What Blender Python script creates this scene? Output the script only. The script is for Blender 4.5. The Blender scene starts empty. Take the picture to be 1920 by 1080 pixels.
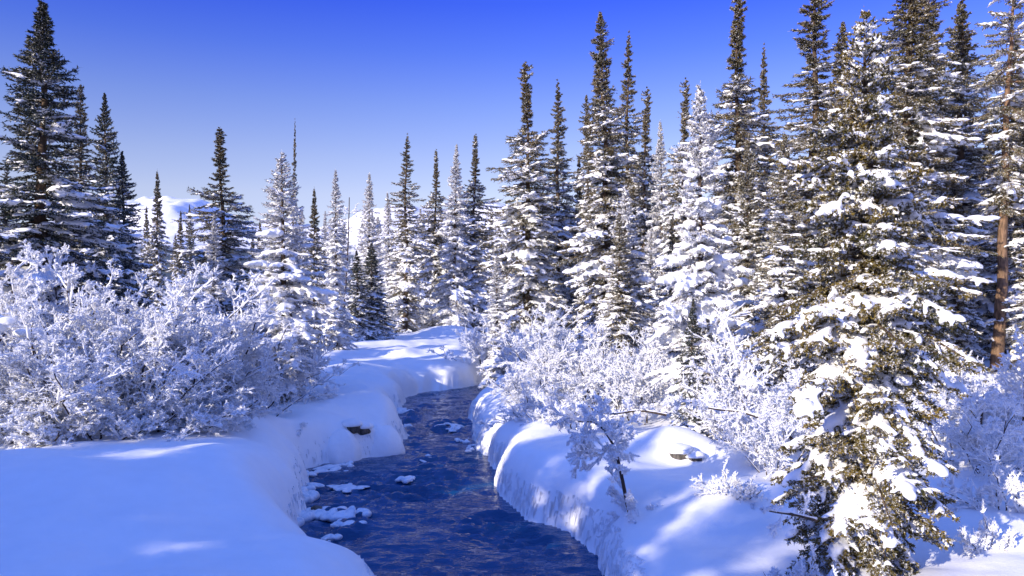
import bpy, math, random
import numpy as np

# ---------------------------------------------------------------- camera, sky, sun, exposure
scene = bpy.context.scene
COL = scene.collection
F, U0, V0, CAM_Z = 1507.0, 960.0, 565.0, 4.0      # focal length in photo pixels, principal column, horizon row, eye height
cam_d = bpy.data.cameras.new('camera')
cam = bpy.data.objects.new('camera', cam_d); COL.objects.link(cam)
cam.location = (0, 0, CAM_Z); cam.rotation_euler = (math.radians(90), 0, 0)
cam_d.sensor_width = 36.0; cam_d.lens = 36.0 * F / 1920.0
cam_d.shift_y = (V0 - 540.0) / 1920.0
cam_d.clip_start = 0.1; cam_d.clip_end = 20000
scene.camera = cam

SUN_EL = math.radians(19)
SX, SY = -0.73, -0.68                               # horizontal direction towards the sun: left, behind the camera
_n = math.hypot(SX, SY); SX /= _n; SY /= _n
world = bpy.data.worlds.new('World'); scene.world = world; world.use_nodes = True
nt = world.node_tree; nt.nodes.clear()
sky = nt.nodes.new('ShaderNodeTexSky'); sky.sky_type = 'NISHITA'; sky.sun_disc = False
sky.sun_elevation = SUN_EL; sky.sun_rotation = math.atan2(SX, SY)
sky.air_density = 1.0; sky.dust_density = 0.25; sky.ozone_density = 2.2
# the clear polar air of the photograph: milky at the horizon, deep blue higher up (the same all round the compass); tint raised towards the unseen zenith to lighten shaded snow
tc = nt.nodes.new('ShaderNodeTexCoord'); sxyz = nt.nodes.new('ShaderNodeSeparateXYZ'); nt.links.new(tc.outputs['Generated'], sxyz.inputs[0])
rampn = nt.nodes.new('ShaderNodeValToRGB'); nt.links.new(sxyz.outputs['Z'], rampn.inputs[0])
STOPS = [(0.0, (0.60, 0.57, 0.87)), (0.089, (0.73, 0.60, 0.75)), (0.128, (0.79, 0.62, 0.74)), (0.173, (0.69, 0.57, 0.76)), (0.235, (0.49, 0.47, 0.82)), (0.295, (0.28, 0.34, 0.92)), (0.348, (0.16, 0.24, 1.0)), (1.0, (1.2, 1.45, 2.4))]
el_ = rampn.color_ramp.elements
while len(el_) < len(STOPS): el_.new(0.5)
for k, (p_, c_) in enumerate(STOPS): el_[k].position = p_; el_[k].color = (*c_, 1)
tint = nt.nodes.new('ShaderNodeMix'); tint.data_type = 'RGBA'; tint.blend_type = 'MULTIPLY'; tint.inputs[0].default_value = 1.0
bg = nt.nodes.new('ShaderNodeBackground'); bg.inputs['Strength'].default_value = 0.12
wo = nt.nodes.new('ShaderNodeOutputWorld')
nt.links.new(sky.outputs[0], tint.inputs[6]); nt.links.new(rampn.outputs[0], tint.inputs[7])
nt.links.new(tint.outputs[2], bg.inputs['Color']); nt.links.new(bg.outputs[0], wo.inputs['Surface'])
sun_d = bpy.data.lights.new('sun', 'SUN'); sun_d.energy = 3.3; sun_d.angle = math.radians(0.53); sun_d.color = (1.0, 0.88, 0.71)
sun = bpy.data.objects.new('sun', sun_d); COL.objects.link(sun)
from mathutils import Vector, Matrix
sdir = Vector((SX * math.cos(SUN_EL), SY * math.cos(SUN_EL), math.sin(SUN_EL)))
sun.rotation_euler = sdir.to_track_quat('Z', 'Y').to_euler(); sun.location = sdir * 60
vs = scene.view_settings; vs.view_transform = 'Standard'; vs.look = 'None'; vs.gamma = 1.0; vs.exposure = 1.0
vs.use_curve_mapping = False
scene.cycles.max_bounces = 6; scene.cycles.diffuse_bounces = 4; scene.cycles.glossy_bounces = 3
scene.cycles.use_denoising = True
try: scene.cycles.denoiser = 'OPENIMAGEDENOISE'
except Exception: pass

# ---------------------------------------------------------------- small tools
def px(u, dist, z=0.0):                              # the point at a photo column and a distance along the view axis
    return (u - U0) / F * dist, dist
def on_plane(u, v, z=0.0):                           # where the ray of a photo pixel meets the level z
    d = (CAM_Z - z) * F / (v - V0)
    return (u - U0) / F * d, d
def norm(a): return a / np.maximum(np.linalg.norm(a, axis=-1, keepdims=True), 1e-9)
def sstep(a, b, x):
    t = np.clip((x - a) / (b - a), 0, 1); return t * t * (3 - 2 * t)
_perm = np.random.default_rng(7).random((256, 256))
def vnoise(x, y):
    xi = np.floor(x).astype(int); yi = np.floor(y).astype(int); fx = x - xi; fy = y - yi
    fx = fx * fx * fx * (fx * (fx * 6 - 15) + 10); fy = fy * fy * fy * (fy * (fy * 6 - 15) + 10)
    g = lambda a, b: _perm[a & 255, b & 255]
    return (g(xi, yi) * (1 - fx) + g(xi + 1, yi) * fx) * (1 - fy) + (g(xi, yi + 1) * (1 - fx) + g(xi + 1, yi + 1) * fx) * fy - 0.5
def fbm(x, y, o=4, gain=0.5):
    s = 0; a = 1.0; c, k = math.cos(0.6), math.sin(0.6)
    for i in range(o):
        s = s + a * vnoise(x + i * 17.3, y - i * 9.1); x, y = (x * c - y * k) * 2.03, (x * k + y * c) * 2.03; a *= gain
    return s
def mesh_from(verts, faces, smooth=False, name='mesh'):
    verts = np.asarray(verts, np.float32); faces = np.asarray(faces, np.int32)
    me = bpy.data.meshes.new(name); k = faces.shape[1]; n = len(faces)
    me.vertices.add(len(verts)); me.vertices.foreach_set('co', verts.ravel())
    me.loops.add(n * k); me.loops.foreach_set('vertex_index', faces.ravel())
    me.polygons.add(n); me.polygons.foreach_set('loop_start', np.arange(0, n * k, k, dtype=np.int32))
    me.polygons.foreach_set('use_smooth', np.full(n, smooth))
    me.update(calc_edges=True); return me
def join(parts):                                     # [(verts, faces)] of equal face size -> one
    V, Fs, o = [], [], 0
    for v, f in parts:
        if len(v) == 0: continue
        V.append(v); Fs.append(f + o); o += len(v)
    return np.concatenate(V), np.concatenate(Fs)
def obj(name, me, mat, parent=None):
    o = bpy.data.objects.new(name, me); COL.objects.link(o)
    if me is not None and mat is not None and len(me.materials) == 0: me.materials.append(mat)
    if parent is not None: o.parent = parent
    return o
def tag(o, label=None, cat=None, group=None, kind=None):
    if label: o['label'] = label
    if cat: o['category'] = cat
    if group: o['group'] = group
    if kind: o['kind'] = kind
    return o
def empty(name, loc=(0, 0, 0)):
    o = bpy.data.objects.new(name, None); COL.objects.link(o); o.location = loc; o.empty_display_size = 0.3; return o
def tubes(P, R, sides=4):                            # polylines (N,K,3) and radii (N,K) -> quads
    N, K, _ = P.shape
    T = np.empty_like(P); T[:, 1:-1] = P[:, 2:] - P[:, :-2]; T[:, 0] = P[:, 1] - P[:, 0]; T[:, -1] = P[:, -1] - P[:, -2]
    T = norm(T); ref = np.where(np.abs(T[..., 2:3]) > 0.92, np.array([1., 0, 0]), np.array([0, 0, 1.]))
    A = norm(np.cross(T, ref)); B = np.cross(T, A)
    an = np.arange(sides) * 2 * math.pi / sides + math.pi / 4
    V = P[:, :, None] + R[:, :, None, None] * (A[:, :, None] * np.cos(an)[:, None] + B[:, :, None] * np.sin(an)[:, None])
    idx = np.arange(N * K * sides).reshape(N, K, sides)
    a = idx[:, :-1]; b = np.roll(a, -1, 2); d = idx[:, 1:]; c = np.roll(d, -1, 2)
    return V.reshape(-1, 3), np.stack([a, b, c, d], -1).reshape(-1, 4)
def brush(P, D, L, nb, blen, bw, rng, tilt=0.75, t0=0.05):
    """needle or frost barbs: nb pointed triangles set round each twig axis"""
    N = len(P)
    if N == 0: return np.zeros((0, 3)), np.zeros((0, 3), int)
    t = (np.arange(nb) + rng.random((N, nb))) / nb * (1 - t0) + t0
    ref = np.where(np.abs(D[:, 2:3]) > 0.9, np.array([1., 0, 0]), np.array([0, 0, 1.]))
    A = norm(np.cross(D, ref)); B = np.cross(D, A)
    ph = rng.random((N, nb)) * 2 * math.pi
    rad = A[:, None] * np.cos(ph)[..., None] + B[:, None] * np.sin(ph)[..., None]
    tl = tilt * (0.7 + 0.6 * rng.random((N, nb)))[..., None]
    dr = norm(D[:, None] * np.cos(tl) + rad * np.sin(tl))
    ln = (np.asarray(blen) * (0.6 + 0.7 * rng.random((N, nb))))[..., None]
    c = P[:, None] + D[:, None] * (t * L[:, None])[..., None]
    w = norm(np.cross(dr, norm(rng.normal(size=(N, nb, 3))))) * bw * 0.5
    V = np.stack([c - w, c + w, c + dr * ln], 2)
    return V.reshape(-1, 3), np.arange(N * nb * 3).reshape(-1, 3)
def ico(sub):
    import bmesh
    bm = bmesh.new(); bmesh.ops.create_icosphere(bm, subdivisions=sub, radius=1.0)
    v = np.array([p.co[:] for p in bm.verts]); f = np.array([[q.index for q in p.verts] for p in bm.faces]); bm.free(); return v, f
ICO1 = ico(1); ICO2 = ico(2)
def blobs(C, D, a, b, c, T=ICO1):                    # ellipsoids centred at C, long axis D (radius a), across b, up c
    N = len(C)
    if N == 0: return np.zeros((0, 3)), np.zeros((0, 3), int)
    D = norm(D); S = norm(np.cross(D, np.array([0, 0, 1.])) + 1e-6); Up = np.cross(S, D)
    v, f = T
    V = C[:, None] + D[:, None] * (v[:, 0] * a[:, None])[..., None] + S[:, None] * (v[:, 1] * b[:, None])[..., None] + Up[:, None] * (v[:, 2] * c[:, None])[..., None]
    return V.reshape(-1, 3), (f[None] + (np.arange(N) * len(v))[:, None, None]).reshape(-1, 3)
def remesh(v, f, vox, smooth=2, name='snow', keep=0.26):        # melt overlapping blobs into one soft skin of snow
    me = mesh_from(v, f); o = bpy.data.objects.new('tmp', me); COL.objects.link(o)
    m = o.modifiers.new('r', 'REMESH'); m.mode = 'VOXEL'; m.voxel_size = vox; m.use_smooth_shade = True
    if smooth:
        s = o.modifiers.new('s', 'SMOOTH'); s.factor = 0.5; s.iterations = smooth
    dm = o.modifiers.new('d', 'DECIMATE'); dm.ratio = keep
    dg = bpy.context.evaluated_depsgraph_get()
    out = bpy.data.meshes.new_from_object(o.evaluated_get(dg)); out.name = name
    bpy.data.objects.remove(o); bpy.data.meshes.remove(me)
    out.polygons.foreach_set('use_smooth', np.ones(len(out.polygons), bool)); return out

# ---------------------------------------------------------------- materials
def mat(name):
    m = bpy.data.materials.new(name); m.use_nodes = True; t = m.node_tree; return m, t, t.nodes['Principled BSDF']
def noise(t, scale, detail=4, rough=0.55, coord='Object', stretch=None):
    c = t.nodes.new('ShaderNodeTexCoord'); n = t.nodes.new('ShaderNodeTexNoise')
    n.inputs['Scale'].default_value = scale; n.inputs['Detail'].default_value = detail; n.inputs['Roughness'].default_value = rough
    src = c.outputs[coord]
    if stretch:
        mp = t.nodes.new('ShaderNodeMapping'); mp.inputs['Scale'].default_value = stretch; t.links.new(src, mp.inputs[0]); src = mp.outputs[0]
    t.links.new(src, n.inputs['Vector']); return n
def ramp(t, src, stops):
    r = t.nodes.new('ShaderNodeValToRGB'); t.links.new(src, r.inputs[0]); e = r.color_ramp.elements
    while len(e) < len(stops): e.new(0.5)
    for k, (p, c) in enumerate(stops): e[k].position = p; e[k].color = (*c, 1)
    return r
def bump(t, b, src, strength, dist, prev=None):
    n = t.nodes.new('ShaderNodeBump'); n.inputs['Strength'].default_value = strength; n.inputs['Distance'].default_value = dist
    t.links.new(src, n.inputs['Height'])
    if prev is not None: t.links.new(prev.outputs[0], n.inputs['Normal'])
    t.links.new(n.outputs[0], b.inputs['Normal']); return n
def snow_mat(name, coarse, fine, col=(0.91, 0.92, 0.94), grain=0.25):
    m, t, b = mat(name)
    n1 = noise(t, coarse, 3); n2 = noise(t, fine, 3, 0.7)
    r = ramp(t, n1.outputs[0], [(0.3, tuple(c * 0.965 for c in col)), (0.7, col)]); t.links.new(r.outputs[0], b.inputs['Base Color'])
    b.inputs['Roughness'].default_value = 0.62; b.inputs['Specular IOR Level'].default_value = 0.25
    p = bump(t, b, n1.outputs[0], 0.25, 0.05); bump(t, b, n2.outputs[0], grain, 0.008, p); return m
M = {}
M['ground_snow'] = snow_mat('ground_snow', 3.4, 30, grain=0.55)
M['tree_snow'] = snow_mat('tree_snow', 9, 60)
M['frost'] = snow_mat('hoar_frost', 12, 90, (0.90, 0.91, 0.94))
ft = M['frost'].node_tree; fo = next(n for n in ft.nodes if n.type == 'OUTPUT_MATERIAL'); fp = ft.nodes['Principled BSDF']       # hoar frost lets light through
tl = ft.nodes.new('ShaderNodeBsdfTranslucent'); tl.inputs['Color'].default_value = (0.92, 0.93, 0.95, 1); mxs = ft.nodes.new('ShaderNodeMixShader'); mxs.inputs[0].default_value = 0.15
ft.links.new(fp.outputs[0], mxs.inputs[1]); ft.links.new(tl.outputs[0], mxs.inputs[2]); ft.links.new(mxs.outputs[0], fo.inputs['Surface'])
def needle_mat(name, frost, dark=(0.016, 0.026, 0.016), olive=(0.085, 0.066, 0.018), bias=0.5):
    m, t, b = mat(name)
    n = noise(t, 1.7, 4, 0.6)
    r = ramp(t, n.outputs[0], [(bias - 0.14, dark), (bias + 0.16, olive)])
    n2 = noise(t, 26.0, 2, 0.6)
    e = 0.62 - 0.30 * frost
    fr = ramp(t, n2.outputs[0], [(e - 0.03, (0, 0, 0)), (e + 0.10, (1, 1, 1))])
    mx = t.nodes.new('ShaderNodeMix'); mx.data_type = 'RGBA'; mx.inputs[7].default_value = (0.74, 0.75, 0.78, 1)
    t.links.new(fr.outputs[0], mx.inputs[0]); t.links.new(r.outputs[0], mx.inputs[6]); t.links.new(mx.outputs[2], b.inputs['Base Color'])
    b.inputs['Roughness'].default_value = 0.7; b.inputs['Specular IOR Level'].default_value = 0.2; return m
M['needle'] = needle_mat('spruce_needles', 0.16, (0.026, 0.034, 0.016), (0.15, 0.105, 0.026), 0.47)
M['needle_dark'] = needle_mat('dark_spruce_needles', 0.12, (0.018, 0.034, 0.028), (0.070, 0.058, 0.026), 0.53)
M['needle_olive'] = needle_mat('olive_spruce_needles', 0.24, (0.036, 0.040, 0.014), (0.175, 0.125, 0.026), 0.46)
M['needle_frost'] = needle_mat('frosted_spruce_needles', 0.66, (0.05, 0.052, 0.036), (0.16, 0.11, 0.04))
def bark_mat(name, c1, c2):
    m, t, b = mat(name)
    n = noise(t, 14, 5, 0.65, stretch=(1, 1, 0.25)); r = ramp(t, n.outputs[0], [(0.35, c1), (0.62, c2)])
    t.links.new(r.outputs[0], b.inputs['Base Color']); b.inputs['Roughness'].default_value = 0.9
    bump(t, b, n.outputs[0], 0.8, 0.03); return m
M['bark'] = bark_mat('spruce_bark', (0.07, 0.042, 0.026), (0.27, 0.165, 0.10))
M['grey_bark'] = bark_mat('grey_spruce_bark', (0.035, 0.024, 0.017), (0.13, 0.085, 0.055))
M['dark_bark'] = bark_mat('willow_bark', (0.018, 0.013, 0.012), (0.075, 0.05, 0.04))
M['rock'] = bark_mat('stone', (0.03, 0.028, 0.026), (0.16, 0.14, 0.12))
m, t, b = mat('creek_water')
b.inputs['Base Color'].default_value = (0.004, 0.058, 0.165, 1); b.inputs['Roughness'].default_value = 0.035; b.inputs['IOR'].default_value = 1.33
n1 = noise(t, 3.6, 4, 0.55, stretch=(0.65, 1.6, 1)); n2 = noise(t, 13, 3, 0.55, stretch=(0.6, 1.7, 1))
p = bump(t, b, n1.outputs[0], 0.95, 0.11); p2 = bump(t, b, n2.outputs[0], 0.7, 0.03, p)
n3 = noise(t, 0.55, 2, 0.5, stretch=(1.0, 0.6, 1)); mr = t.nodes.new('ShaderNodeMapRange'); mr.inputs[1].default_value = 0.38; mr.inputs[2].default_value = 0.62; mr.inputs[3].default_value = 0.35; mr.inputs[4].default_value = 1.0
t.links.new(n3.outputs[0], mr.inputs[0]); t.links.new(mr.outputs[0], p.inputs['Strength']); t.links.new(mr.outputs[0], p2.inputs['Strength'])
M['water'] = m
m, t, b = mat('creek_bed'); n = noise(t, 5, 5, 0.6); r = ramp(t, n.outputs[0], [(0.35, (0.012, 0.014, 0.02)), (0.65, (0.05, 0.045, 0.04))])
t.links.new(r.outputs[0], b.inputs['Base Color']); M['bed'] = m
m, t, b = mat('river_ice'); n = noise(t, 9, 5, 0.6)
r = ramp(t, n.outputs[0], [(0.36, (0.50, 0.60, 0.72)), (0.56, (0.84, 0.86, 0.9))]); t.links.new(r.outputs[0], b.inputs['Base Color'])
b.inputs['Roughness'].default_value = 0.35; bump(t, b, n.outputs[0], 0.6, 0.03); M['ice'] = m
m, t, b = mat('mountain_snow'); n = noise(t, 0.006, 7, 0.62); g = t.nodes.new('ShaderNodeNewGeometry'); sp = t.nodes.new('ShaderNodeSeparateXYZ')
t.links.new(g.outputs['Position'], sp.inputs[0])
mr = t.nodes.new('ShaderNodeMapRange'); mr.inputs[1].default_value = 120; mr.inputs[2].default_value = 300; t.links.new(sp.outputs['Z'], mr.inputs[0])
ad = t.nodes.new('ShaderNodeMath'); ad.operation = 'MULTIPLY_ADD'; t.links.new(n.outputs[0], ad.inputs[0]); ad.inputs[1].default_value = 1.3; 
sb_ = t.nodes.new('ShaderNodeMath'); sb_.operation = 'SUBTRACT'; t.links.new(mr.outputs[0], sb_.inputs[0]); sb_.inputs[1].default_value = 0.55
t.links.new(sb_.outputs[0], ad.inputs[2])
r = ramp(t, ad.outputs[0], [(0.32, (0.06, 0.085, 0.11)), (0.50, (0.85, 0.86, 0.9))]); t.links.new(r.outputs[0], b.inputs['Base Color'])
b.inputs['Roughness'].default_value = 0.9; M['mountain'] = m

# ---------------------------------------------------------------- terrain with the creek cut into it
LEFT = [(556, 985), (562, 950), (553, 905), (552, 886), (600, 873), (680, 858),
        (738, 843), (752, 824), (742, 802), (728, 787), (748, 766), (757, 745), (795, 735), (860, 727), (905, 716), (912, 700), (905, 683), (912, 665), (938, 648)]
RIGHT = [(1150, 1100), (1120, 1042), (1062, 996), (990, 966), (948, 926), (925, 880), (906, 851), (899, 830), (891, 792), (900, 764), (932, 738), (950, 716),
         (962, 694), (955, 672), (968, 648)]
def catmull(P, n=8):
    P = np.array(P, float); Q = np.vstack([2 * P[0] - P[1], P, 2 * P[-1] - P[-2]]); out = []
    for i in range(1, len(Q) - 2):
        for s in np.arange(n) / n:
            a, b_, c, d = Q[i - 1:i + 3]
            out.append(0.5 * (2 * b_ + (c - a) * s + (2 * a - 5 * b_ + 4 * c - d) * s * s + (3 * b_ - a - 3 * c + d) * s ** 3))
    out.append(P[-1]); return np.array(out)
Lw = catmull([(-4.2, -20), (-2.6, -4), (-1.7, 5), (-1.45, 8.6), (-1.5, 9.9), (-1.85, 10.7), (-2.45, 11.15), (-3.05, 11.9), (-3.5, 12.9)] + [on_plane(u, v) for u, v in LEFT] + [(-1.0, 92)], 6)
Rw = catmull([(-0.5, -20), (1.3, -4), (1.5, 5)] + [on_plane(u, v) for u, v in RIGHT] + [(1.2, 92)], 6)
POLY = np.vstack([Lw, Rw[::-1]])
def stream_sd(x, y):                                 # signed distance to the creek, negative over the water
    shp = x.shape; x = x.ravel(); y = y.ravel(); d = np.full(x.shape, 1e9); ins = np.zeros(x.shape, bool)
    A = POLY; B = np.roll(POLY, -1, 0)
    near = (x > -30) & (x < 30) & (y < 120)
    xi, yi = x[near], y[near]; di = np.full(xi.shape, 1e9); ii = np.zeros(xi.shape, bool)
    for (ax, ay), (bx, by) in zip(A, B):
        ex, ey = bx - ax, by - ay; tt = np.clip(((xi - ax) * ex + (yi - ay) * ey) / max(ex * ex + ey * ey, 1e-9), 0, 1)
        di = np.minimum(di, (xi - ax - ex * tt) ** 2 + (yi - ay - ey * tt) ** 2)
        if ay != by: ii ^= ((ay > yi) != (by > yi)) & (xi < ex * (yi - ay) / (by - ay) + ax)
    d[near] = np.sqrt(di); d[~near] = 25.0; ins[near] = ii
    return np.where(ins, -d, d).reshape(shp)
MOUNDS = []                                          # x, y, rx, ry, height
def mound(u, dist, rx, ry, h): x, y = px(u, dist); MOUNDS.append((x, y, rx, ry, h))
mound(200, 12.5, 3.2, 3.6, 0.45); mound(480, 13.0, 1.2, 1.7, 0.15); mound(690, 21.9, 0.75, 0.7, -0.55); mound(610, 24.5, 1.8, 1.2, 0.25)
mound(1265, 16.4, 1.1, 0.8, 0.55); mound(1100, 15.5, 1.3, 1.8, 0.28); mound(1330, 12.5, 1.3, 1.6, 0.25); mound(1000, 20, 0.9, 2.2, 0.25)
mound(850, 62, 3.2, 4, 1.0); mound(770, 44, 2.6, 2.0, 0.35); mound(700, 33, 2.4, 2.0, 0.25); mound(850, 42, 1.2, 1.6, 0.5); mound(260, 16.5, 1.2, 0.9, 0.4)
mound(430, 18, 1.6, 1.2, 0.35); mound(1840, 11.5, 1.4, 1.6, 0.3); mound(1560, 12, 1.2, 1.0, 0.3); mound(70, 19, 1.5, 1.0, 0.5); mound(960, 25.5, 0.8, 2.4, 0.3)
RIDGE = [px(612, 41.0), px(690, 41.2), px(755, 41.0), px(790, 42.6), px(830, 43.6), px(862, 43.0)]
MIDY = np.linspace(-20, 92, 200); MIDX = (np.interp(MIDY, np.maximum.accumulate(Lw[:, 1]), Lw[:, 0]) + np.interp(MIDY, np.maximum.accumulate(Rw[:, 1]), Rw[:, 0])) / 2
def height(x, y, sd=None):
    x = np.asarray(x, float); y = np.asarray(y, float)
    if sd is None: sd = stream_sd(x, y)
    d = sd + (0.16 + 0.26 * sstep(16, 20, y) * sstep(60, 40, y)) * fbm(x * 1.1, y * 1.1, 2) + 0.07 * vnoise(x * 4.1, y * 4.1)
    right = sstep(-0.6, 0.6, x - np.interp(y, MIDY, MIDX))
    hb = 0.95 - 0.22 * right + 0.25 * fbm(x * 0.28 + 5, y * 0.28, 3) + 0.10 * fbm(x * 0.9, y * 0.9, 2)
    hb = hb + 1.2 * sstep(3.5, 13, x) * sstep(9, 20, y) + 0.7 * sstep(5, 14, -x - 0.1 * y) + 0.5 * sstep(50, 140, y)
    hb = hb + 0.12 * np.sqrt(np.clip(sd, 0, 9))
    far = np.hypot(x, y); hb = hb + 1.2 * sstep(120, 500, far) * (1 + fbm(x * .01, y * .01, 3))
    for mx, my, rx, ry, h in MOUNDS: hb = hb + h * np.exp(-((x - mx) / rx) ** 2 - ((y - my) / ry) ** 2)
    rr = np.full(x.shape, 1e9)
    for (ax, ay), (bx, by) in zip(RIDGE[:-1], RIDGE[1:]):
        ex, ey = bx - ax, by - ay; tt = np.clip(((x - ax) * ex + (y - ay) * ey) / (ex * ex + ey * ey), 0, 1)
        rr = np.minimum(rr, (x - ax - ex * tt) ** 2 + (y - ay - ey * tt) ** 2)
    hb = hb + 0.28 * np.exp(-rr / 0.22)
    R = 0.70 + (1 - right) * (0.35 + 0.45 * sstep(19, 13, y)) + 0.25 * vnoise(x * 0.5 + 3, y * 0.5)
    q = np.clip((d + 0.06) / R, 0, 1); prof = (1 - (1 - q) ** 2.6) ** 0.55
    z = hb * prof + 0.035 * fbm(x * 2.1, y * 2.1, 2) * sstep(0.3, 1.2, d)
    bed = -0.10 - 0.35 * sstep(0, 0.7, -d)
    return np.where(d + 0.06 > 0, z - 0.02 * (1 - prof), bed)
def hz(x, y): return float(height(np.array([x]), np.array([y]))[0])
def grow(a, b, k, step0):                            # coordinates with a step growing with distance
    out = [a]
    while out[-1] < b: out.append(out[-1] + max(step0, k * abs(out[-1])))
    return np.array(out)
yn = np.concatenate([np.arange(-40, 6.5, 0.8), grow(6.8, 60, 0.0085, 0.04), grow(60.7, 2600, 0.035, 1)])
xr = np.concatenate([np.arange(0, 6, 0.07), grow(6.0, 30, 0.03, 0.1), grow(31, 2600, 0.06, 1)])
xn = np.concatenate([-xr[:0:-1], xr])
X, Y = np.meshgrid(xn, yn); SD = stream_sd(X, Y); Z = height(X, Y, SD)
idx = np.arange(X.size).reshape(X.shape)
quads = np.stack([idx[:-1, :-1], idx[:-1, 1:], idx[1:, 1:], idx[1:, :-1]], -1).reshape(-1, 4)
lo = Z < -0.08; wet = (lo[:-1, :-1] & lo[1:, 1:] & lo[1:, :-1] & lo[:-1, 1:]).ravel()
g_me = mesh_from(np.stack([X, Y, Z], -1).reshape(-1, 3), quads, True, 'snow_ground')
g_me.materials.append(M['ground_snow']); g_me.materials.append(M['bed'])
g_me.polygons.foreach_set('material_index', wet.astype(np.int32))
tag(obj('snow_ground', g_me, None), kind='structure')
# water surface with real ripples
yw = grow(-6, 7.5, 0, 0.25); yw = np.concatenate([yw, grow(7.6, 90, 0.0048, 0.045)]); xw = np.arange(-7.5, 4.2, 0.06)
WX, WY = np.meshgrid(xw, yw); WS = stream_sd(WX, WY)
amp = sstep(-0.02, -0.5, WS) * (0.45 + 1.1 * sstep(-0.18, 0.18, fbm(WX * 0.55 + 9, WY * 0.35, 2)))
WZ = 0.09 * fbm(WX * 1.5 + 0.5 * WY, WY * 2.9, 4, 0.55) * (0.25 + amp) - 0.10 * np.abs(fbm(WX * 2.2 - 0.6 * WY, WY * 4.2, 3)) * amp
idx = np.arange(WX.size).reshape(WX.shape); q = np.stack([idx[:-1, :-1], idx[:-1, 1:], idx[1:, 1:], idx[1:, :-1]], -1).reshape(-1, 4)
keep = ((WS[:-1, :-1] < 0.45) | (WS[1:, 1:] < 0.45)).ravel(); q = q[keep]
used = np.unique(q); rem = np.zeros(WX.size, int); rem[used] = np.arange(len(used))
wv = np.stack([WX, WY, WZ], -1).reshape(-1, 3)[used]
tag(obj('creek_water', mesh_from(wv, rem[q], True, 'creek_water'), M['water']), kind='structure')
# mountains, about three kilometres off
mx_, my_ = np.meshgrid(np.linspace(-3800, 2600, 420), np.linspace(2000, 4600, 130))
SKYL = [(-900, 430), (100, 415), (215, 395), (255, 376), (285, 364), (310, 371), (350, 366), (385, 373), (430, 398), (480, 411), (520, 404), (600, 418), (680, 402), (720, 390), (775, 382),
        (820, 392), (870, 402), (905, 391), (940, 383), (965, 389), (1010, 400), (1100, 410), (1300, 400), (1600, 420), (2800, 430)]
mu = mx_ / 3200 * F + U0 + 14 * fbm(mx_ * 0.01, my_ * 0.01, 3); mh = np.interp(mu, [p[0] for p in SKYL], [(V0 - p[1] - 8) / F * 3200 for p in SKYL])
dy_ = (my_ - 3200 - 200 * fbm(mx_ * .0015, 3 + 0 * my_, 3)) / 900
rid = 1 - np.abs(2 * fbm(mx_ * .003, my_ * .003, 5))
mz = mh * np.exp(-dy_ ** 2) * (0.90 + 0.13 * rid) + 22 * fbm(mx_ * .010, my_ * .010, 6, 0.6)
mz[0] = -20
idx = np.arange(mx_.size).reshape(mx_.shape); q = np.stack([idx[:-1, :-1], idx[:-1, 1:], idx[1:, 1:], idx[1:, :-1]], -1).reshape(-1, 4)
tag(obj('mountain_range', mesh_from(np.stack([mx_, my_, mz], -1).reshape(-1, 3), q, True, 'mountain_range'), M['mountain']), kind='structure')

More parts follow.
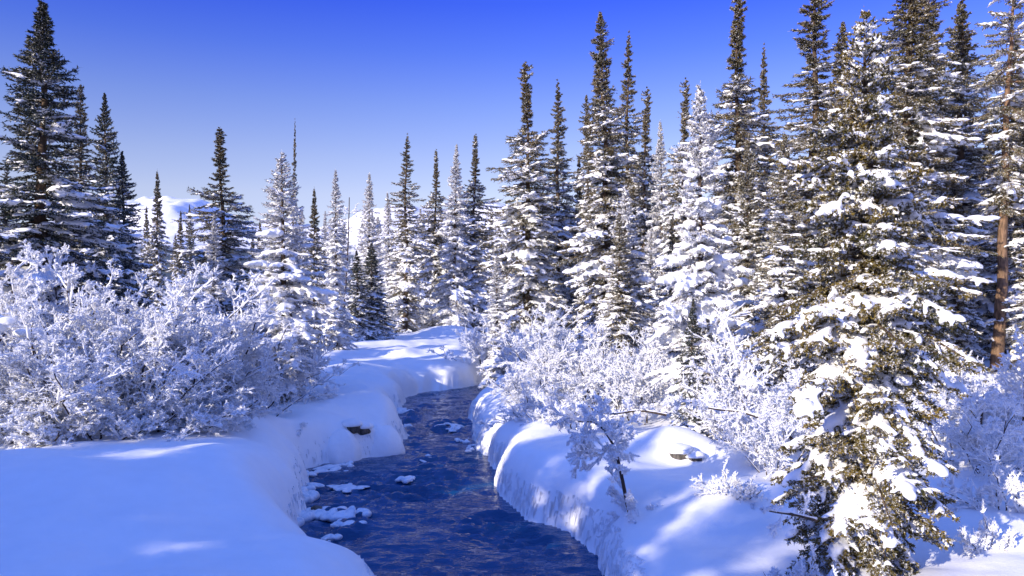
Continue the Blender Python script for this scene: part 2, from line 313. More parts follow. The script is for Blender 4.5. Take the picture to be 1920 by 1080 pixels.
# ---------------------------------------------------------------- spruces
def spruce(seed, H, R, z0=0.3, spacing=0.2, per=6, shape='cone', clump=0.25, droop=0.35, snow=(0.5, 1.0), snow_size=1.0, nb=9, blen=0.075, bw=0.03,
           tw_step=0.10, tw_len=0.42, sub=False, vox=0.035, needle='needle', trunk_r=None, pillows=0, top_el=35, low_el=-14, bare=0.0, gap=0.05, tilt=0.75):
    """returns trunk, crown and snow meshes (and a list of big snow pillows) of one spruce standing at the origin"""
    rng = np.random.default_rng(seed); r0 = trunk_r or 0.012 * H + 0.03
    zt = np.linspace(-0.3, H * 0.985, 22); s_ = np.clip(zt / H, 0, 1)
    tx = np.cumsum(rng.normal(0, 0.006 * H, 22)) * 0.25; ty = np.cumsum(rng.normal(0, 0.006 * H, 22)) * 0.25
    TP = np.stack([tx, ty, zt], -1)[None]; TR = (r0 * (1 - s_) ** 0.85 + 0.006)[None]
    tv, tf = tubes(TP, TR, 8)
    wood = [(tv, tf)]
    BP, BD, BL, BZ = [], [], [], []
    z = z0 + 0.02; amod = rng.random(8) * 6.28
    TWP, TWD, TWL, TWS = [], [], [], []
    SC, SDr, SA, SBb, SCc = [], [], [], [], []
    curves = []; big = []
    while z < H - 0.05:
        s = (H - z) / (H - z0)
        if shape == 'cone': prof = min(1.0, s * 1.18) ** 0.92
        elif shape == 'column': prof = min(1.0, (s * 2.4)) ** 0.80 * (0.70 + 0.30 * s)
        elif shape == 'club': prof = min(1.0, (s * 2.7)) ** 0.72 * (0.72 + 0.28 * s) + 0.12 * math.exp(-((s - 0.05) / 0.045) ** 2)
        elif shape == 'hero': prof = min(1.0, s * 2.3) ** 0.82 * (1 - 0.22 * max(0.0, (s - 0.6) / 0.4))
        else: prof = (min(1.0, s * 2.2) ** 0.8) * (0.45 + 0.55 * math.sin(min(1, s * 1.4) * math.pi) ** 0.5 if s < 0.7 else 0.45)
        rad = R * max(prof, 0.03) * (1 + clump * 2 * float(vnoise(np.array([z * 1.3 / (0.15 * H) + seed]), np.array([seed * 1.7]))[0]))
        n = max(3, int(round(per * (0.7 + 0.3 * prof))))
        off = rng.random() * 6.28
        for i in range(n):
            if rng.random() < gap: continue
            az = off + i * 6.283 / n + rng.normal(0, 0.22)
            lop = 1 + clump * 0.9 * math.sin(az * 2 + amod[0] + z * 0.7) * math.sin(z * 1.9 / (0.12 * H) + amod[1])
            L = rad * lop * rng.uniform(*((0.5, 1.25) if shape in ('column', 'club') else (0.66, 1.2)))
            zz = z + rng.normal(0, spacing * 0.35)
            if zz > H - 0.03 or L < 0.03: continue
            el = math.radians(low_el + (top_el - low_el) * (1 - s) ** 2.2 + rng.normal(0, 9))
            K = 7; t = np.linspace(0, 1, K)
            dr = droop * (0.4 + 0.6 * s) * rng.uniform(0.7, 1.3)
            hx = t * L * math.cos(el); zc = t * L * math.sin(el) - dr * L * t ** 2 * 0.75 + 0.16 * L * t ** 4
            side = rng.normal(0, 0.06) * L * t ** 2
            bx, by = np.interp(zz, zt, tx), np.interp(zz, zt, ty); ca, sa = math.cos(az), math.sin(az)
            pts = np.stack([bx + hx * ca - side * sa, by + hx * sa + side * ca, zz + zc], -1); curves.append((pts, s))
            nt_ = max(3, int(L / tw_step))
            tt = (np.arange(nt_) + rng.random(nt_) * 0.6) / nt_ * (0.92 - 0.10) + 0.10
            tt = np.repeat(tt, 2); sg = np.tile([1., -1.], nt_)
            k = np.clip((tt * (K - 1)).astype(int), 0, K - 2); fr = tt * (K - 1) - k
            pp = pts[k] * (1 - fr)[:, None] + pts[k + 1] * fr[:, None]; tg = norm(pts[k + 1] - pts[k])
            sd_ = norm(np.cross(tg, [0, 0, 1.])); an = np.radians(rng.normal(52, 11, len(tt)))
            dd = norm(tg * np.cos(an)[:, None] + sd_ * (sg * np.sin(an))[:, None] + np.array([0, 0, 1.]) * rng.normal(-0.16, 0.16, len(tt))[:, None])
            ll = np.clip(tw_len * L * (1.05 - 0.75 * tt) * rng.uniform(0.6, 1.2, len(tt)), 0.05 if s > 0.12 else 0.03, 0.55)
            # the branch itself carries needles over its outer part
            pp = np.vstack([pp, pts[2:-1]]); dd = np.vstack([dd, norm(pts[3:] - pts[2:-1])]); ll = np.concatenate([ll, np.linalg.norm(pts[3:] - pts[2:-1], axis=1) * 1.15])
            keepn = rng.random(len(pp)) > bare
            TWP.append(pp[keepn]); TWD.append(dd[keepn]); TWL.append(ll[keepn])
            if sub:
                m_ = ll > 0.14; c_ = np.repeat(np.where(m_)[0], 4)
                if len(c_):
                    q_ = rng.uniform(0.25, 0.85, len(c_)); p2 = pp[c_] + dd[c_] * (q_ * ll[c_])[:, None]
                    sd2 = norm(np.cross(dd[c_], [0, 0, 1.])) * np.tile([1., -1.], len(c_) // 2)[:, None]
                    d2 = norm(dd[c_] * 0.75 + sd2 * 0.7 + rng.normal(0, 0.15, (len(c_), 3)))
                    TWP.append(p2); TWD.append(d2); TWL.append(np.clip(ll[c_] * 0.45 * (1.2 - q_), 0.05, 0.2))
            # snow on this bough
            amt = snow[0] + (snow[1] - snow[0]) * min(1, s * 1.3)
            load = np.clip(rng.normal(amt, 0.42), 0, 1.5)
            if load > 0.12:
                pr = rng.random(len(pp)) < load * 0.95
                cc = pp + dd * (ll * 0.55)[:, None]; w = np.clip((0.014 + 0.075 * ll) * snow_size * rng.uniform(0.6, 1.4, len(pp)), 0.011, 0.06)
                SC.append((cc + np.array([0, 0, 1.]) * (w * 0.45)[:, None])[pr]); SDr.append(dd[pr]); SA.append((ll * 0.52)[pr]); SBb.append((w * 1.15)[pr]); SCc.append((w * 0.8)[pr])
                nb_ = max(1, int(L / 0.16)); ts = rng.uniform(0.35, 1.0, nb_); pb = np.stack([np.interp(ts, t, pts[:, j]) for j in range(3)], -1)
                wb = np.clip(0.12 * L * (1.15 - 0.6 * ts), 0.025, 0.085) * snow_size * load * rng.uniform(0.6, 1.3, nb_)
                tgb = norm(np.tile(pts[-1] - pts[2], (nb_, 1)))
                SC.append(pb + np.array([0, 0, 1.]) * (wb * 0.45)[:, None]); SDr.append(tgb); SA.append(wb * 1.3); SBb.append(wb * 1.1); SCc.append(wb * 0.62)
            if pillows and s > 0.3 and L > 0.5 * R and rng.random() < pillows:
                big.append((pts[-2] * 0.6 + pts[-3] * 0.4, pts[-1] - pts[-3], rng.uniform(0.10, 0.17) * snow_size))
        z += spacing * rng.uniform(0.75, 1.25) * (0.55 + 0.45 * min(1, 2.5 * s))
    lead = np.array([[tx[-1], ty[-1], H * 0.97]]); TWP.append(lead); TWD.append(np.array([[0, 0, 1.]])); TWL.append(np.array([0.05 + H * 0.03]))
    # bough wood
    BPts = np.array([c[0] for c in curves]); Ls = np.linalg.norm(BPts[:, -1] - BPts[:, 0], axis=1)
    BR = (0.004 + 0.014 * Ls[:, None]) * np.linspace(1, 0.25, 7)[None]
    wood.append(tubes(BPts, BR, 4))
    trunk = mesh_from(*join(wood), True, 'trunk'); trunk.materials.append(M['bark' if z0 > 4 else 'grey_bark'])
    P_, D_, L_ = np.concatenate(TWP), np.concatenate(TWD), np.concatenate(TWL)
    crown = mesh_from(*brush(P_, D_, L_, nb, (blen * (0.50 + 0.50 * np.clip((H - P_[:, 2]) / (0.16 * H), 0, 1)))[:, None], bw, rng, tilt), False, 'crown'); crown.materials.append(M[needle])
    sv = blobs(np.concatenate(SC), np.concatenate(SDr), np.concatenate(SA), np.concatenate(SBb), np.concatenate(SCc))
    sn = remesh(sv[0], sv[1], vox, 1, 'snow'); sn.materials.append(M['tree_snow'])
    pil = []
    for c, d, w in big:
        nbl = 7; off = rng.normal(0, w * 0.55, (nbl, 3)) * np.array([1, 1, 0.25])
        d = norm(np.array(d)); cs = np.array(off); cs = cs + np.outer(rng.normal(0, w * 0.4, nbl), d) + np.array([0, 0, w * 0.25])
        ws = w * rng.uniform(0.55, 1.0, nbl)
        v, f = blobs(cs, np.tile(d, (nbl, 1)), ws * 1.05, ws, ws * 0.78)
        me = remesh(v, f, 0.022, 3, 'snow_pillow'); me.materials.append(M['tree_snow']); pil.append((me, c))
    return dict(H=H, R=R, trunk=trunk, crown=crown, snow=sn, pillows=pil)
def plant_tree(pr, name, x, y, zt, rot, label, group, wide=1.0, lean=(0, 0), cat='spruce', z=None, crown_mat=None):
    z = hz(x, y) - 0.12 if z is None else z
    o = empty(name, (x, y, z)); s = (zt - z) / pr['H']
    o.scale = (s * wide, s * wide, s); o.rotation_euler = (lean[0], lean[1], rot)
    for k in ('trunk', 'crown', 'snow'):
        c = obj(k, pr[k], None, o)
        if k == 'snow': c['kind'] = 'stuff'
    for me, c in pr['pillows']:
        p = obj('snow_pillow', me, None, o); p.location = tuple(c)
    return tag(o, label, cat, group)
PR = {}
PR['hero'] = spruce(3, 6.3, 1.0, 0.12, 0.118, 9, 'hero', 0.24, 0.75, (0.72, 0.72), 0.80, 8, 0.043, 0.022, 0.080, 0.44, True, 0.022, 'needle_olive', 0.09, 0.03, low_el=-6, gap=0.03)
PR['laden'] = spruce(11, 7.6, 0.95, 0.15, 0.18, 8, 'hero', 0.28, 0.55, (0.75, 0.8), 1.15, 13, 0.060, 0.022, 0.09, 0.44, False, 0.028, 'needle_frost', 0.10, 0.05, low_el=-8)
PR['tall'] = spruce(21, 15, 1.25, 0.6, 0.19, 7, 'column', 0.50, 0.50, (0.14, 0.95), 1.0, 11, 0.100, 0.034, 0.11, 0.48, False, 0.036, 'needle', 0.19, gap=0.08)
PR['tall_b'] = spruce(22, 15, 1.15, 0.6, 0.22, 7, 'column', 0.66, 0.45, (0.18, 1.0), 1.0, 11, 0.100, 0.034, 0.11, 0.48, False, 0.036, 'needle', 0.18, gap=0.20)
PR['club'] = spruce(26, 14, 1.2, 0.6, 0.21, 7, 'club', 0.60, 0.50, (0.22, 0.95), 1.05, 11, 0.100, 0.036, 0.12, 0.48, False, 0.046, 'needle', 0.17, gap=0.18)
PR['bare'] = spruce(23, 14, 1.35, 5.6, 0.26, 6, 'column', 0.42, 0.38, (0.30, 0.5), 0.95, 12, 0.090, 0.032, 0.11, 0.48, False, 0.036, 'needle_olive', 0.20, gap=0.14)
PR['fat'] = spruce(31, 11.5, 1.9, 0.8, 0.20, 9, 'cone', 0.32, 0.42, (0.25, 0.65), 1.1, 10, 0.088, 0.036, 0.12, 0.40, False, 0.044, 'needle_dark', 0.17, 0.045, gap=0.05)
PR['slim'] = spruce(41, 13, 1.15, 0.8, 0.22, 7, 'column', 0.34, 0.5, (0.6, 1.1), 1.15, 10, 0.115, 0.045, 0.13, 0.48, False, 0.045, 'needle', 0.15)
PR['slim_olive'] = spruce(43, 13, 1.25, 0.4, 0.20, 7, 'column', 0.34, 0.5, (0.45, 0.75), 1.0, 11, 0.095, 0.034, 0.11, 0.48, False, 0.036, 'needle_olive', 0.15, 0.01)
PR['slim_frost'] = spruce(42, 13, 1.25, 0.5, 0.23, 7, 'column', 0.32, 0.55, (0.65, 0.95), 1.2, 9, 0.115, 0.045, 0.13, 0.48, False, 0.048, 'needle_frost', 0.15)
PR['young'] = spruce(51, 7.4, 1.5, 0.1, 0.19, 9, 'cone', 0.14, 0.6, (0.45, 0.75), 1.05, 11, 0.085, 0.036, 0.11, 0.42, False, 0.042, 'needle_dark', 0.10)
PR['far'] = spruce(61, 12, 1.2, 0.5, 0.29, 7, 'column', 0.32, 0.5, (0.5, 1.0), 1.3, 6, 0.16, 0.075, 0.18, 0.48, False, 0.075, 'needle', 0.14)
PR['far_b'] = spruce(62, 12, 1.2, 0.5, 0.29, 7, 'column', 0.40, 0.5, (0.7, 1.1), 1.4, 6, 0.16, 0.075, 0.18, 0.48, False, 0.075, 'needle_frost', 0.14)

# photo column, photo row of the tip, distance, kind, width factor, label
R0, R1, R2 = 'spruces on the right bank', 'spruces on the left bank', 'spruces round the bend of the creek'
TREES = [
 # left bank
 (82, 2, 21.0, 'fat', 1.5, 'broad dark spruce with snow pads rising behind the frosted willows', R1),
 (156, 160, 29.0, 'tall', 0.95, 'slim dark spruce half hidden behind the broad dark spruce', R1),
 (201, 178, 28.0, 'fat', 0.85, 'pointed dark spruce next to the broad dark spruce', R1),
 (236, 285, 30.0, 'fat', 1.0, 'shorter dark spruce at the open end of the dark trio', R1),
 (14, 290, 26.0, 'tall_b', 1.0, 'small dark spruce on the far side of the broad dark spruce', R1),
 (297, 318, 44.0, 'slim', 0.85, 'thin spruce standing alone before the white mountain', R1),
 (275, 385, 46.0, 'slim', 0.8, 'little spruce at the foot of the thin lone spruce', R1),
 (335, 392, 48.0, 'slim', 0.8, 'little spruce with a sparse tip before the white mountain', R1),
 (356, 384, 50.0, 'fat', 0.6, 'bluish small spruce before the white mountain', R1),
 (418, 240, 27.0, 'club', 1.35, 'bushy snow-dusted spruce with a blunt tip above the willows', R1),
 (398, 400, 23.0, 'slim_frost', 0.9, 'young frosted spruce leaning against the bushy blunt spruce', R1),
 (474, 425, 36.0, 'slim', 0.7, 'narrow spruce in the gap beside the snow-laden spruce', R1),
 (542, 285, 23.5, 'laden', 1.2, 'heavily snow-laden white spruce with drooping loaded arms', R1),
 (546, 222, 40.0, 'tall_b', 0.35, 'needle-thin spire sticking up behind the snow-laden spruce', R1),
 (590, 350, 42.0, 'slim', 0.9, 'dark spruce just behind the snow-laden spruce', R1),
 (630, 318, 44.0, 'slim_frost', 0.9, 'snowy spruce with a thin dark pole beside it', R1),
 (608, 395, 52.0, 'slim_frost', 0.9, 'low snowy spruce between two taller snowy ones', R1),
 # round the bend
 (672, 470, 55.0, 'young', 1.25, 'dark young spruce, one of a close pair on the open snow', R2),
 (698, 455, 57.0, 'young', 1.3, 'taller dark young spruce of the close pair on the open snow', R2),
 (690, 325, 66.0, 'slim_frost', 1.05, 'snowy spruce rising behind the dark young pair', R2),
 (733, 360, 72.0, 'slim_frost', 0.95, 'smaller spruce touching the tall dark open-branched spruce', R2),
 (758, 250, 64.0, 'tall_b', 1.15, 'tall dark spruce with open horizontal branches', R2),
 (794, 400, 80.0, 'slim_frost', 1.0, 'pale frosted spruce below the three leaning tops', R2),
 (817, 280, 70.0, 'club', 0.9, 'slender spruce with a top that leans over', R2),
 (850, 270, 66.0, 'slim_frost', 1.0, 'pointed snowy spruce in the middle of three tall ones', R2),
 (886, 252, 68.0, 'club', 1.05, 'blunt dark-topped spruce, last of three tall ones before the mist', R2),
 (912, 405, 85.0, 'slim', 0.8, 'small dark spruce under the far white summit', R2),
 (940, 425, 80.0, 'slim', 0.8, 'small spruce beside the frosted white spruce', R2),
 (932, 480, 38.0, 'slim_frost', 1.25, 'frosted white spruce bending over the creek bend', R2),
 (990, 115, 46.0, 'club', 1.15, 'tall straight spruce standing clear against the sky', R2),
 (1049, 150, 50.0, 'tall_b', 1.15, 'tall spruce paired with the straight clear one', R2),
 # right bank
 (1086, 292, 52.0, 'slim', 0.9, 'short spruce filling the gap between the tall spires', R0),
 (1112, 180, 44.0, 'tall', 0.85, 'thin spire close to the highest dark spire', R0),
 (1141, 18, 36.0, 'tall', 1.1, 'highest dark spire with broad snowy lower boughs', R0),
 (1176, 60, 42.0, 'tall_b', 0.95, 'thin-crowned spire next to the highest dark spire', R0),
 (1206, 165, 40.0, 'club', 0.9, 'dark spire beside the thin-crowned spire', R0),
 (1165, 345, 27.0, 'laden', 0.95, 'young snowy spruce at the foot of the highest spire', R0),
 (1246, 225, 36.0, 'slim_frost', 0.85, 'snowy slim spire with a ragged tip', R0),
 (1218, 420, 30.0, 'laden', 0.9, 'low snowy spruce in front of the ragged slim spire', R0),
 (1281, 148, 32.0, 'club', 0.85, 'dark-topped spire touching the brilliant white spruce', R0),
 (1311, 150, 19.0, 'laden', 0.92, 'brilliant white snow-laden spruce with a dark hollow at its foot', R0),
 (1292, 560, 17.6, 'young', 0.85, 'low dark spruce with heavy snow pads in the hollow under the brilliant white one', R0),
 (1343, 300, 30.0, 'slim', 0.8, 'snowy spruce shouldering the brilliant white one', R0),
 (1383, -15, 27.0, 'club', 1.15, 'tall dark column spruce with little snow on top', R0),
 (1400, 260, 23.0, 'slim_olive', 0.95, 'snow-dusted spruce at the foot of the dark column', R0),
 (1440, 78, 30.0, 'tall_b', 0.85, 'thin dark spire between the dark column and the open giant', R0),
 (1470, 250, 19.0, 'slim_olive', 1.1, 'olive and white young spruce before the open giant', R0),
 (1513, -70, 21.0, 'tall_b', 1.4, 'open giant spruce with its trunk showing through', R0),
 (1690, -150, 19.0, 'tall', 1.35, 'giant dark spruce behind the great foreground spruce', R0),
 (1640, 60, 24.0, 'tall_b', 1.0, 'dark spruce squeezed behind the great foreground spruce', R0),
 (1745, 120, 22.0, 'slim', 1.1, 'snowy spruce in the shade behind the giants', R0),
 (1785, 10, 27.0, 'tall', 1.0, 'shaded spruce behind the bare-trunked spruce', R0),
 (1868, -70, 20.0, 'bare', 1.0, 'tall spruce with a long bare orange trunk', R0),
 (1745, -60, 23.0, 'tall', 1.35, 'giant spruce next to the bare orange trunk, its crown merging with the darker giant', R0),
 (1800, -10, 25.0, 'tall_b', 1.4, 'spruce filling the gap behind the bare orange trunk', R0),
 (1578, 40, 26.0, 'tall', 1.25, 'dark spruce between the open giant and the great foreground spruce', R0),
 (1905, 70, 24.0, 'tall', 1.35, 'tall dim spruce just past the bare orange trunk', R0),
 (1925, 190, 20.0, 'tall_b', 1.0, 'spruce at the outer edge of the wood past the bare trunk', R0),
 (1945, 380, 18.0, 'slim_olive', 1.1, 'low olive spruce beside the bare orange trunk', R0),
 (1700, 200, 17.0, 'slim_olive', 1.0, 'snow-dusted spruce tucked behind the great foreground spruce', R0),
 (1795, 330, 21.0, 'slim', 1.3, 'dim snowy spruce deep under the giants', R0),
]
rnd = random.Random(5)
for (u, v, d, k, w, lab, grp) in TREES:
    x, y = px(u, d); zt = CAM_Z + (V0 - v) / F * d
    lean = (rnd.gauss(0, 0.008), rnd.gauss(0, 0.012)) if k != 'bare' else (0, -0.05)
    plant_tree(PR[k], 'spruce', x, y, zt, rnd.uniform(0, 6.28), lab, grp, w, lean)
hx, hy = px(1618, 9.3)
plant_tree(PR['hero'], 'spruce', hx, hy, CAM_Z + (V0 - 15) / F * 9.3, 2.2, 'great foreground spruce thick with snow-covered twigs beside the creek', R0, 0.9)
# depth of the right wood
for i in range(44):
    d = rnd.uniform(26, 62); u = rnd.uniform(1060, 2000); x, y = px(u, d)
    v = rnd.uniform(180, 400) if u > 1330 else rnd.uniform(330, 450)
    kk = rnd.choice(['slim', 'slim', 'slim_frost', 'tall_b', 'slim_olive'])
    plant_tree(PR[kk], 'spruce', x, y, CAM_Z + (V0 - v) / F * d, rnd.uniform(0, 6.28), {'slim': 'snow-dusted spruce in the depth of the wood behind the tall spires', 'slim_frost': 'frost-white spruce in the depth of the wood behind the tall spires', 'tall_b': 'dark ragged spruce in the depth of the wood behind the tall spires', 'slim_olive': 'olive-needled spruce in the depth of the wood behind the tall spires'}[kk], 'spruces deep in the right wood', rnd.uniform(1.0, 1.4))
# pale spruces behind the bend
for i in range(20):
    d = rnd.uniform(72, 120); u = 575 + i * 19.5 + rnd.uniform(-8, 8); x, y = px(u, d); v = rnd.uniform(385, 490)
    plant_tree(PR[rnd.choice(['far_b', 'slim_frost'])], 'spruce', x, y, CAM_Z + (V0 - v) / F * d, rnd.uniform(0, 6.28), 'pale frosted spruce filling the gaps behind the creek bend', 'pale spruces behind the bend', rnd.uniform(1.0, 1.35))
# the wood closing the valley
for i in range(85):
    d = rnd.uniform(75, 190); u = rnd.uniform(-40, 1960)
    if 560 < u < 960 and d < 85: d += 40
    x, y = px(u, d); hgt = rnd.uniform(7, 15) * (1.0 if u < 1000 else 1.15) * (0.8 if u < 560 else 1)
    kk = 'far' if rnd.random() < 0.3 else 'far_b'
    plant_tree(PR[kk], 'spruce', x, y, hz(x, y) + hgt, rnd.uniform(0, 6.28), {'far': 'dark snow-dusted spruce in the far wood closing the valley', 'far_b': 'frost-white spruce in the far wood closing the valley'}[kk], 'spruces of the far wood', rnd.uniform(0.7, 1.1))
# the edge of the wood that stands out of the picture towards the sun and shades the creek
for i, (x, y, hgt, k) in enumerate([(-17, 3.5, 8.6, 'fat'), (-17.5, 0, 8.8, 'fat'), (-18.5, -3.5, 9.2, 'fat'), (-20, 1.8, 9.5, 'fat'), (-19.5, 5.5, 8.8, 'fat'), (-16.5, -6.5, 8.4, 'fat'), (-21, -7, 9.6, 'fat'), (-22, -1, 10, 'fat'), (-14.5, -9.5, 7.6, 'fat'),
        (-14.5, 0.5, 6.2, 'young'), (-13.5, -5.5, 6.4, 'young'),
        (-20, 14.6, 8.0, 'fat'), (-23, 12.8, 9.5, 'fat'), (-22.5, 17.2, 12.5, 'fat'), (-26, 15.5, 13.0, 'fat'), (-21.5, 20.5, 9.5, 'fat'), (-25.5, 21, 11, 'fat'), (-27, 26, 11, 'fat'), (-31, 23, 12.5, 'fat'), (-26, 31, 9, 'fat'), (-33, 30, 12, 'fat'), (-15.5, 1.8, 7.0, 'young'), (-15.8, 5.6, 7.0, 'young'), (-24.5, 3, 11, 'fat'), (-24, -5, 11, 'fat'), (-15.2, -3, 7.6, 'young'), (-26, -1, 11.5, 'fat'), (-12.5, -12, 7.5, 'fat')]):
    x, y = -2 + (x + 2) * 0.985 - (y - 14) * 0.174, 14 + (x + 2) * 0.174 + (y - 14) * 0.985
    plant_tree(PR[k], 'spruce', x, y, hz(x, y) + hgt, rnd.uniform(0, 6.28), 'spruce of the wood edge standing sunward of the willows', 'spruces of the sunward wood edge', 1.5)

# ---------------------------------------------------------------- frosted willows
def shrub(seed, H=2.4, spread=0.9, stems=10, kids=(8, 6, 4), frost=0.015, barb=0.034, fall=0.0, nbar=8, thick=0.020):
    rng = np.random.default_rng(seed)
    def lines(P0, D, L, K, bend, grav):
        t = np.linspace(0, 1, K); N = len(P0)
        bd = norm(rng.normal(size=(N, 3))) * bend
        P = P0[:, None] + D[:, None] * (L[:, None] * t)[..., None] + (bd * L[:, None])[:, None] * (t ** 2)[None, :, None]
        P[..., 2] += (grav * L)[:, None] * t[None] ** 2
        P[:, 1:] += rng.normal(0, 0.018, P[:, 1:].shape) * L[:, None, None]
        return P
    az = rng.random(stems) * 6.28; lean = np.abs(rng.normal(0.45, 0.3, stems)) * spread
    D = norm(np.stack([np.cos(az) * np.sin(lean), np.sin(az) * np.sin(lean), np.cos(lean)], -1))
    P0 = np.stack([np.cos(az), np.sin(az), np.zeros(stems)], -1) * rng.uniform(0.02, 0.22, stems)[:, None]; P0[:, 2] = -0.25
    Ls = H * rng.uniform(0.65, 1.05, stems)
    lv = [lines(P0, D, Ls, 8, 0.22, np.full(stems, -0.10 - fall))]; LL = [Ls]
    for li, n in enumerate(kids):
        par = lv[-1]; pl = LL[-1]; N, K, _ = par.shape
        c = np.repeat(np.arange(N), n); tt = rng.uniform(0.22 if li == 0 else 0.12, 1.0, len(c))
        k = np.clip((tt * (K - 1)).astype(int), 0, K - 2); fr = (tt * (K - 1) - k)[:, None]
        p = par[c, k] * (1 - fr) + par[c, k + 1] * fr; tg = norm(par[c, k + 1] - par[c, k])
        d = norm(tg + norm(rng.normal(size=tg.shape)) * (1.0 if li < 2 else 1.3) + np.array([0, 0, 0.12]))
        L = pl[c] * rng.uniform(0.22, 0.48, len(c)) * (1.15 - 0.45 * tt); L = np.maximum(L, 0.05)
        lv.append(lines(p, d, L, [6, 4, 3][li], 0.22, np.full(len(c), -0.02))); LL.append(L)
    wood, fz, br = [], [], []
    for li, P in enumerate(lv):
        N, K, _ = P.shape; base = [thick, thick * 0.5, thick * 0.3, 0.004][min(li, 3)]
        rr = np.ones((N, 1)) * base * np.linspace(1, 0.45, K)[None] * rng.uniform(0.7, 1.2, (N, 1))
        if li < 2: wood.append(tubes(P, rr, 5 if li == 0 else 4))
        if li == 0:
            Q = P.copy(); Q[..., 2] += rr * 0.55; fz.append(tubes(Q[:, 1:], rr[:, 1:] * 1.05 * rng.uniform(0.6, 1.15, (N, K - 1)), 5))
        else:
            Q = P.copy(); fr_ = rr * (1.0 if li == 1 else 0.4) + frost * rng.uniform(0.5, 1.25, (N, K)) * [0, 0.8, 0.95, 0.9][min(li, 3)]
            fr_[:, -1] *= 0.5
            if li == 1: Q[..., 2] += rr * 0.6
            fz.append(tubes(Q, fr_, 4 if li == 1 else 3))
            for a in range(K - 1):
                v = P[:, a + 1] - P[:, a]; l = np.linalg.norm(v, axis=1)
                br.append(brush(P[:, a], v / l[:, None], l, max(2, int(nbar * (0.6 if li < 3 else 0.7))), barb, barb * 0.5, rng, 0.9, 0))
    w = mesh_from(*join(wood), True, 'stem'); w.materials.append(M['dark_bark'])
    fq = join(fz); bt = join(br)
    tri = np.concatenate([fq[1][:, [0, 1, 2]], fq[1][:, [0, 2, 3]]])
    fv = np.concatenate([fq[0], bt[0]]); ff = np.concatenate([tri, bt[1] + len(fq[0])])
    f = mesh_from(fv, ff, False, 'frost'); f.materials.append(M['frost'])
    return dict(H=H, stem=w, frost=f)
SH = {}
SH['a'] = shrub(1, 2.4, 1.0, 12, (9, 7, 7), 0.010, 0.027, nbar=9)
SH['b'] = shrub(2, 2.4, 1.25, 11, (10, 7, 7), 0.010, 0.027, nbar=9)
SH['c'] = shrub(3, 2.2, 0.75, 9, (10, 6, 6), 0.010, 0.028, nbar=9, fall=0.05)
SH['low'] = shrub(4, 1.1, 1.6, 12, (7, 5, 3), 0.016, 0.036, fall=0.15)
SH['thick'] = shrub(5, 1.9, 1.0, 6, (7, 5, 3), 0.024, 0.045, thick=0.03)
SH['thin'] = shrub(6, 2.6, 0.45, 5, (10, 6, 3), 0.012, 0.03, thick=0.018)
def plant_shrub(k, u, d, h, rot, label, group, wide=1.0, name='willow', lean=(0, 0)):
    x, y = px(u, d); o = empty(name, (x, y, hz(x, y) - 0.02)); s = h / SH[k]['H']
    o.scale = (s * wide, s * wide, s); o.rotation_euler = (lean[0], lean[1], rot)
    obj('stem', SH[k]['stem'], None, o); obj('frost', SH[k]['frost'], None, o)['kind'] = 'stuff'
    return tag(o, label, 'shrub', group)
G1, G2, G3 = 'frosted willows of the left bank', 'frosted willows of the right bank', 'low frosted twigs in the snow'
